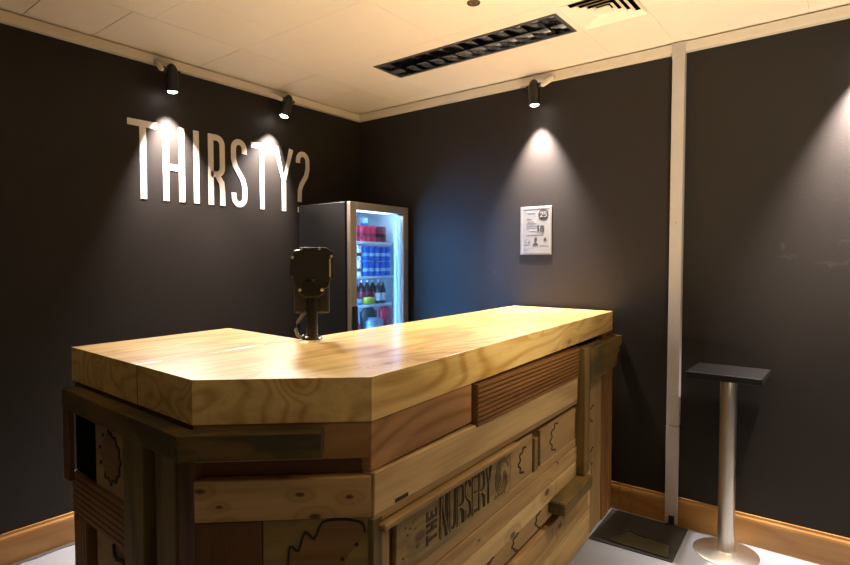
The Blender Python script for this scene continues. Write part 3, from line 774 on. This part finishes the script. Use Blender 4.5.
# ------------------------------------------------------------------ spotlights on the cornice
sl = ['black cornice spotlight above the first letters of the wall lettering', 'black cornice spotlight above the last letters, nearer the corner',
      'black spotlight on the back wall cornice above the poster', 'black spotlight on the back wall cornice right of the white trunking']
for i, (p, d, e, sp) in enumerate(SPOTS):
    p = Vector(p); v = Vector(d).normalized()
    inward = Vector((1, 0, 0)) if i < 2 else Vector((0, -1, 0))
    along = Vector((0, 1, 0)) if i < 2 else Vector((1, 0, 0))
    base = (XL + .036, p.y + .0, ZC - .03) if i < 2 else (p.x + .03, YB - .036, ZC - .03)
    root = thing('spotlight', sl[i], 'spotlight', base, group='black wall spotlights under the ceiling')
    inv = T(Vector(base)).inverted()
    q = (-v).to_track_quat('Z', 'X').to_matrix().to_4x4()
    body = MB().lathe([(.034, .0), (.034, .014), (.032, .018), (.032, .098), (.029, .120), (.018, .138), (.007, .145)], 24, T(p) @ q)
    body.lathe([(.034, .0), (.027, .0), (.024, .012), (.0235, .014)], 24, T(p) @ q, cap=False)
    bo = body.build('lamp_head', M['blackm'], root, inv)
    MB().lathe([(.0265, .002), (.023, -.004), (.014, -.009), (.004, -.0105)], 20, T(p) @ q).build('lens', M['bulb'], bo)
    # cream bracket from the cornice, and a yoke holding the head at its sides
    b0 = Vector(base); ctr = p - v * .105
    ax = along
    arm = MB()
    s_ = -1 if i < 2 else 1
    q1 = b0 + ax * s_ * .056; q1.z = ZC - .045
    arm.tube([q1 - inward * .002, q1 + inward * .010 - Vector((0, 0, .006)), ctr + ax * s_ * .056 - inward * .004, ctr + ax * s_ * .040], [.017, .016, .013, .010], 10)
    arm.build('arm', M['bracket'], root, inv)
    MB().tube([ctr + ax * s_ * .046, ctr + ax * s_ * .028], .016, 12).build('pivot', M['blackm'], root, inv)
    MB().tube([ctr - ax * s_ * .028, ctr - ax * s_ * .046], .012, 12).build('knob', M['blackm'], root, inv)

# ------------------------------------------------------------------ louvre light, diffuser, downlight
lv = thing('louvre_light', 'long unlit ceiling light with a mirrored louvre grid', 'ceiling light', ((LX0 + LX1) / 2, (LY0 + LY1) / 2, ZC))
li = T(Vector(lv.location)).inverted()
hs = MB(); dz = .085
hs.box((LX0, LY0, ZC + dz), (LX1, LY1, ZC + dz + .004))
hs.box((LX0, LY0, ZC), (LX0 + .004, LY1, ZC + dz)); hs.box((LX1 - .004, LY0, ZC), (LX1, LY1, ZC + dz))
hs.box((LX0, LY0, ZC), (LX1, LY0 + .004, ZC + dz)); hs.box((LX0, LY1 - .004, ZC), (LX1, LY1, ZC + dz))
hs.build('housing', M['reflector'], lv, li)
fz = .010
fm = MB()
fm.box((LX0 - .008, LY0 - .008, ZC - .003), (LX1 + .008, LY0 + fz, ZC + .001)); fm.box((LX0 - .008, LY1 - fz, ZC - .003), (LX1 + .008, LY1 + .008, ZC + .001))
fm.box((LX0 - .008, LY0 + fz, ZC - .003), (LX0 + fz, LY1 - fz, ZC + .001)); fm.box((LX1 - fz, LY0 + fz, ZC - .003), (LX1 + .008, LY1 - fz, ZC + .001))
fm.build('frame', M['lightbox'], lv, li)
lo = MB(); yc = (LY0 + LY1) / 2
def vane(a0, a1, c0, ax):
    pr = [(c0 - .001, ZC), (c0 + .001, ZC), (c0 + .006, ZC + .045), (c0 - .006, ZC + .045)]
    lo.prism(pr, a0, a1, ax)
vane(LX0 + .006, LX1 - .006, yc, 'X')
nc = 12
for k in range(1, nc):
    xx = LX0 + (LX1 - LX0) * k / nc
    lo.prism([(xx - .001, ZC), (xx + .001, ZC), (xx + .006, ZC + .045), (xx - .006, ZC + .045)], LY0 + .006, LY1 - .006, 'Y')
lo.build('louvre', M['reflector'], lv, li)
for yy in (LY0 + .058, LY1 - .058):
    MB().tube([(LX0 + .02, yy, ZC + .064), (LX1 - .02, yy, ZC + .064)], .013, 12).build('tube_lamp', M['white'], lv, li)

vt = thing('air_diffuser', 'square cream ceiling air vent with nested slots', 'air vent', ((VX0 + VX1) / 2, (VY0 + VY1) / 2, ZC))
vi = T(Vector(vt.location)).inverted()
bx = MB(); bx.box((VX0, VY0, ZC + .075), (VX1, VY1, ZC + .08))
bx.box((VX0, VY0, ZC + .013), (VX0 + .003, VY1, ZC + .075)); bx.box((VX1 - .003, VY0, ZC + .013), (VX1, VY1, ZC + .075))
bx.box((VX0, VY0, ZC + .013), (VX1, VY0 + .003, ZC + .075)); bx.box((VX0, VY1 - .003, ZC + .013), (VX1, VY1, ZC + .075))
bx.build('duct_box', M['void'], vt, vi)
cxv, cyv = (VX0 + VX1) / 2, (VY0 + VY1) / 2
def flare(h0, h1, z0, z1, th=.0025):
    q = bmesh.new()
    def sq(h, z): return [q.verts.new((cxv + sx * h, cyv + sy * h, z)) for sx, sy in ((-1, -1), (1, -1), (1, 1), (-1, 1))]
    a, b, c2, d = sq(h0, z0), sq(h1, z1), sq(h1 - th, z1 + .001), sq(h0 - th, z0 + .001)
    for s, t in ((a, b), (b, c2), (c2, d), (d, a)):
        for k in range(4): q.faces.new((s[k], s[(k + 1) % 4], t[(k + 1) % 4], t[k]))
    bmesh.ops.recalc_face_normals(q, faces=q.faces)
    return MB().merge(q)
hv = (VX1 - VX0) / 2
for k, h in enumerate((hv, hv - .035, hv - .064, hv - .093)):
    flare(h - .0255, h - (.0 if k == 0 else .002), ZC + .014, ZC - .002).build('vane', M['ceiling'], vt, vi)
MB().box((cxv - .034, cyv - .034, ZC - .002), (cxv + .034, cyv + .034, ZC + .002)).build('centre_plate', M['ceiling'], vt, vi)

dl = thing('recessed_downlight', 'small round dark recessed ceiling downlight, switched off', 'downlight', (-1.350, 2.082, ZC))
MB().lathe([(.020, -.001), (.028, -.004), (.030, 0), (.029, .0005)], 24, cap=False).build('rim', plain('bronze_rim', (.05, .025, .012), .45), dl)
MB().lathe([(.021, -.001), (.018, -.0014), (.010, -.0010)], 24).build('lamp_face', plain('dim_lamp_glass', (.16, .10, .06), .3), dl)

# ------------------------------------------------------------------ poster
SX0, SX1, SZ0, SZ1 = -1.670, -1.460, 1.440, 1.735
ps = thing('wall_poster', 'white age check poster with 25 and 18 on the back wall', 'poster', (SX0, YB, SZ0))
pw, ph_ = SX1 - SX0, SZ1 - SZ0
MB().box((0, -.006, 0), (pw, -.0005, ph_), .001).build('sheet', M['paper'], ps)
y0, y1 = -.0072, -.0058
MB().ribbon([(.014, .014), (pw - .012, .014), (pw - .012, ph_ - .014), (.014, ph_ - .014)], .0032, y0, y1, True).build('border', M['greyink'], ps)
dc = (pw * .745, ph_ * .825)
MB().lathe([(.034, 0), (.034, .0012)], 28, T((dc[0], -.006, dc[1])) @ RX(90)).build('disc', M['ink'], ps)
n25 = MB(); letter(n25, '2', dc[0] - .023, dc[1] - .017, .021, .034, .006, -.0086, -.0070); letter(n25, '5', dc[0] + .002, dc[1] - .017, .021, .034, .006, -.0086, -.0070)
n25.build('number', M['paper'], ps)
n18 = MB(); letter(n18, '1', pw * .535, ph_ * .475, .020, .038, .011, y0 - .0004, y1); letter(n18, '8', pw * .635, ph_ * .475, .029, .038, .0095, y0 - .0004, y1)
n18.build('number', M['ink'], ps)
tx = MB(); random.seed(5)
for (xa, xb, zz_, hh_) in ((.045, .105, .865, .005), (.045, .075, .745, .003), (.045, .10, .69, .003), (.045, .11, .655, .003), (.045, .12, .61, .003), (.045, .12, .56, .0025), (.066, .112, .495, .009), (.045, .15, .415, .0025), (.03, .07, .30, .0022), (.035, .065, .27, .0022), (.03, .07, .24, .0022), (.03, .06, .215, .0022), (.03, .05, .12, .003), (.14, .19, .20, .0022)):
    x = xa
    while x < xb:
        l_ = random.uniform(.006, .014); tx.box((x, y0, ph_ * zz_), (min(x + l_, xb), y1, ph_ * zz_ + hh_)); x += l_ + .0025
tx.build('small_print', M['greyink'], ps)
pi = MB(); pi.prism([(.088, .056), (.122, .056), (.120, .066), (.110, .072), (.110, .078)] + arc(.105, .092, .010, .013, -40, 220, 12) + [(.100, .078), (.100, .072), (.090, .066)], y0, y1, 'Y')
pi.prism([(.158, .082), (.178, .082), (.176, .096), (.168, .106), (.160, .094)], y0, y1, 'Y')
pi.build('pictogram', M['ink'], ps)

# ------------------------------------------------------------------ cable trunking
tr = thing('cable_trunking', 'greyish white cable trunking running floor to ceiling on the back wall', 'cable trunking', (-.750, YB, 0))
MB().box((-.032, -.042, .012), (.030, -.0185, .050), .002).build('lower_cover', M['trunk'], tr, T((0, 0, 0)))
MB().box((-.032, -.042, .050), (.030, -.0, .532), .002).build('lower_cover', M['trunk'], tr) if False else None
lc = MB(); lc.box((-.032, -.042, .0505), (.030, -.019, .532), .002); lc.build('lower_cover', M['trunk'], tr)
MB().box((-.031, -.042, .536), (.029, -.0005, 2.468), .002).build('upper_cover', M['trunk'], tr)
MB().box((-.033, -.044, 2.440), (.031, -.038, ZC - .006), .001).build('end_cap', M['trunk'], tr)
MB().box((-.012, -.0435, .012), (.016, -.0405, .056)).build('cable_hole', M['black'], tr)
for a, z in ((-.022, .34), (.0, .70), (.0, 1.6)):
    MB().lathe([(.004, 0), (.003, .002)], 10, T((a, -.042, z)) @ RX(90)).build('screw', M['screw'], tr)

# ------------------------------------------------------------------ ledge table
tb = thing('poseur_table', 'small black topped table on a brushed steel post by the back wall', 'table', (-.470, 2.955, 0))
MB().lathe([(.142, 0), (.142, .006), (.134, .010), (.06, .016), (.044, .020)], 48).build('base', M['steel'], tb)
MB().lathe([(.0365, .014), (.0365, .848)], 32).build('post', M['steel'], tb)
MB().box((-.165, -.125, .848), (.150, .160, .880), .003).build('tabletop', M['tabletop'], tb)
MB().lathe([(.055, .842), (.055, .8485)], 24).build('fixing_plate', M['blackm'], tb)

# ------------------------------------------------------------------ mat on the floor beside the bar
mt = MB().prism([(-1.040, 2.684), (-.649, 2.703), (-.667, 3.09), (-1.062, 3.085)], .0002, .006, 'Z', bev=.001).build('floor_mat', M['mat'])
tag(mt, 'square charcoal mat on the pale floor at the end of the bar', 'mat')
sc = thing('floor_pad', 'olive brown pad lying creased on the charcoal mat', 'pad', (-.82, 2.78, .006))
MB().prism([(-.13, -.068), (-.10, .02), (-.085, .09), (-.055, .082), (-.02, .062), (.05, .070), (.075, .058), (.125, .062), (.150, -.065)], .0003, .009, 'Z', bev=.002).build('pad_sheet', M['scrap'], sc)
MB().tube([(-.10, .02, .009), (-.085, .09, .010), (-.055, .082, .011), (-.02, .062, .010), (.05, .070, .010), (.075, .058, .010), (.125, .062, .010)], .005, 6).build('crease', M['black'], sc)
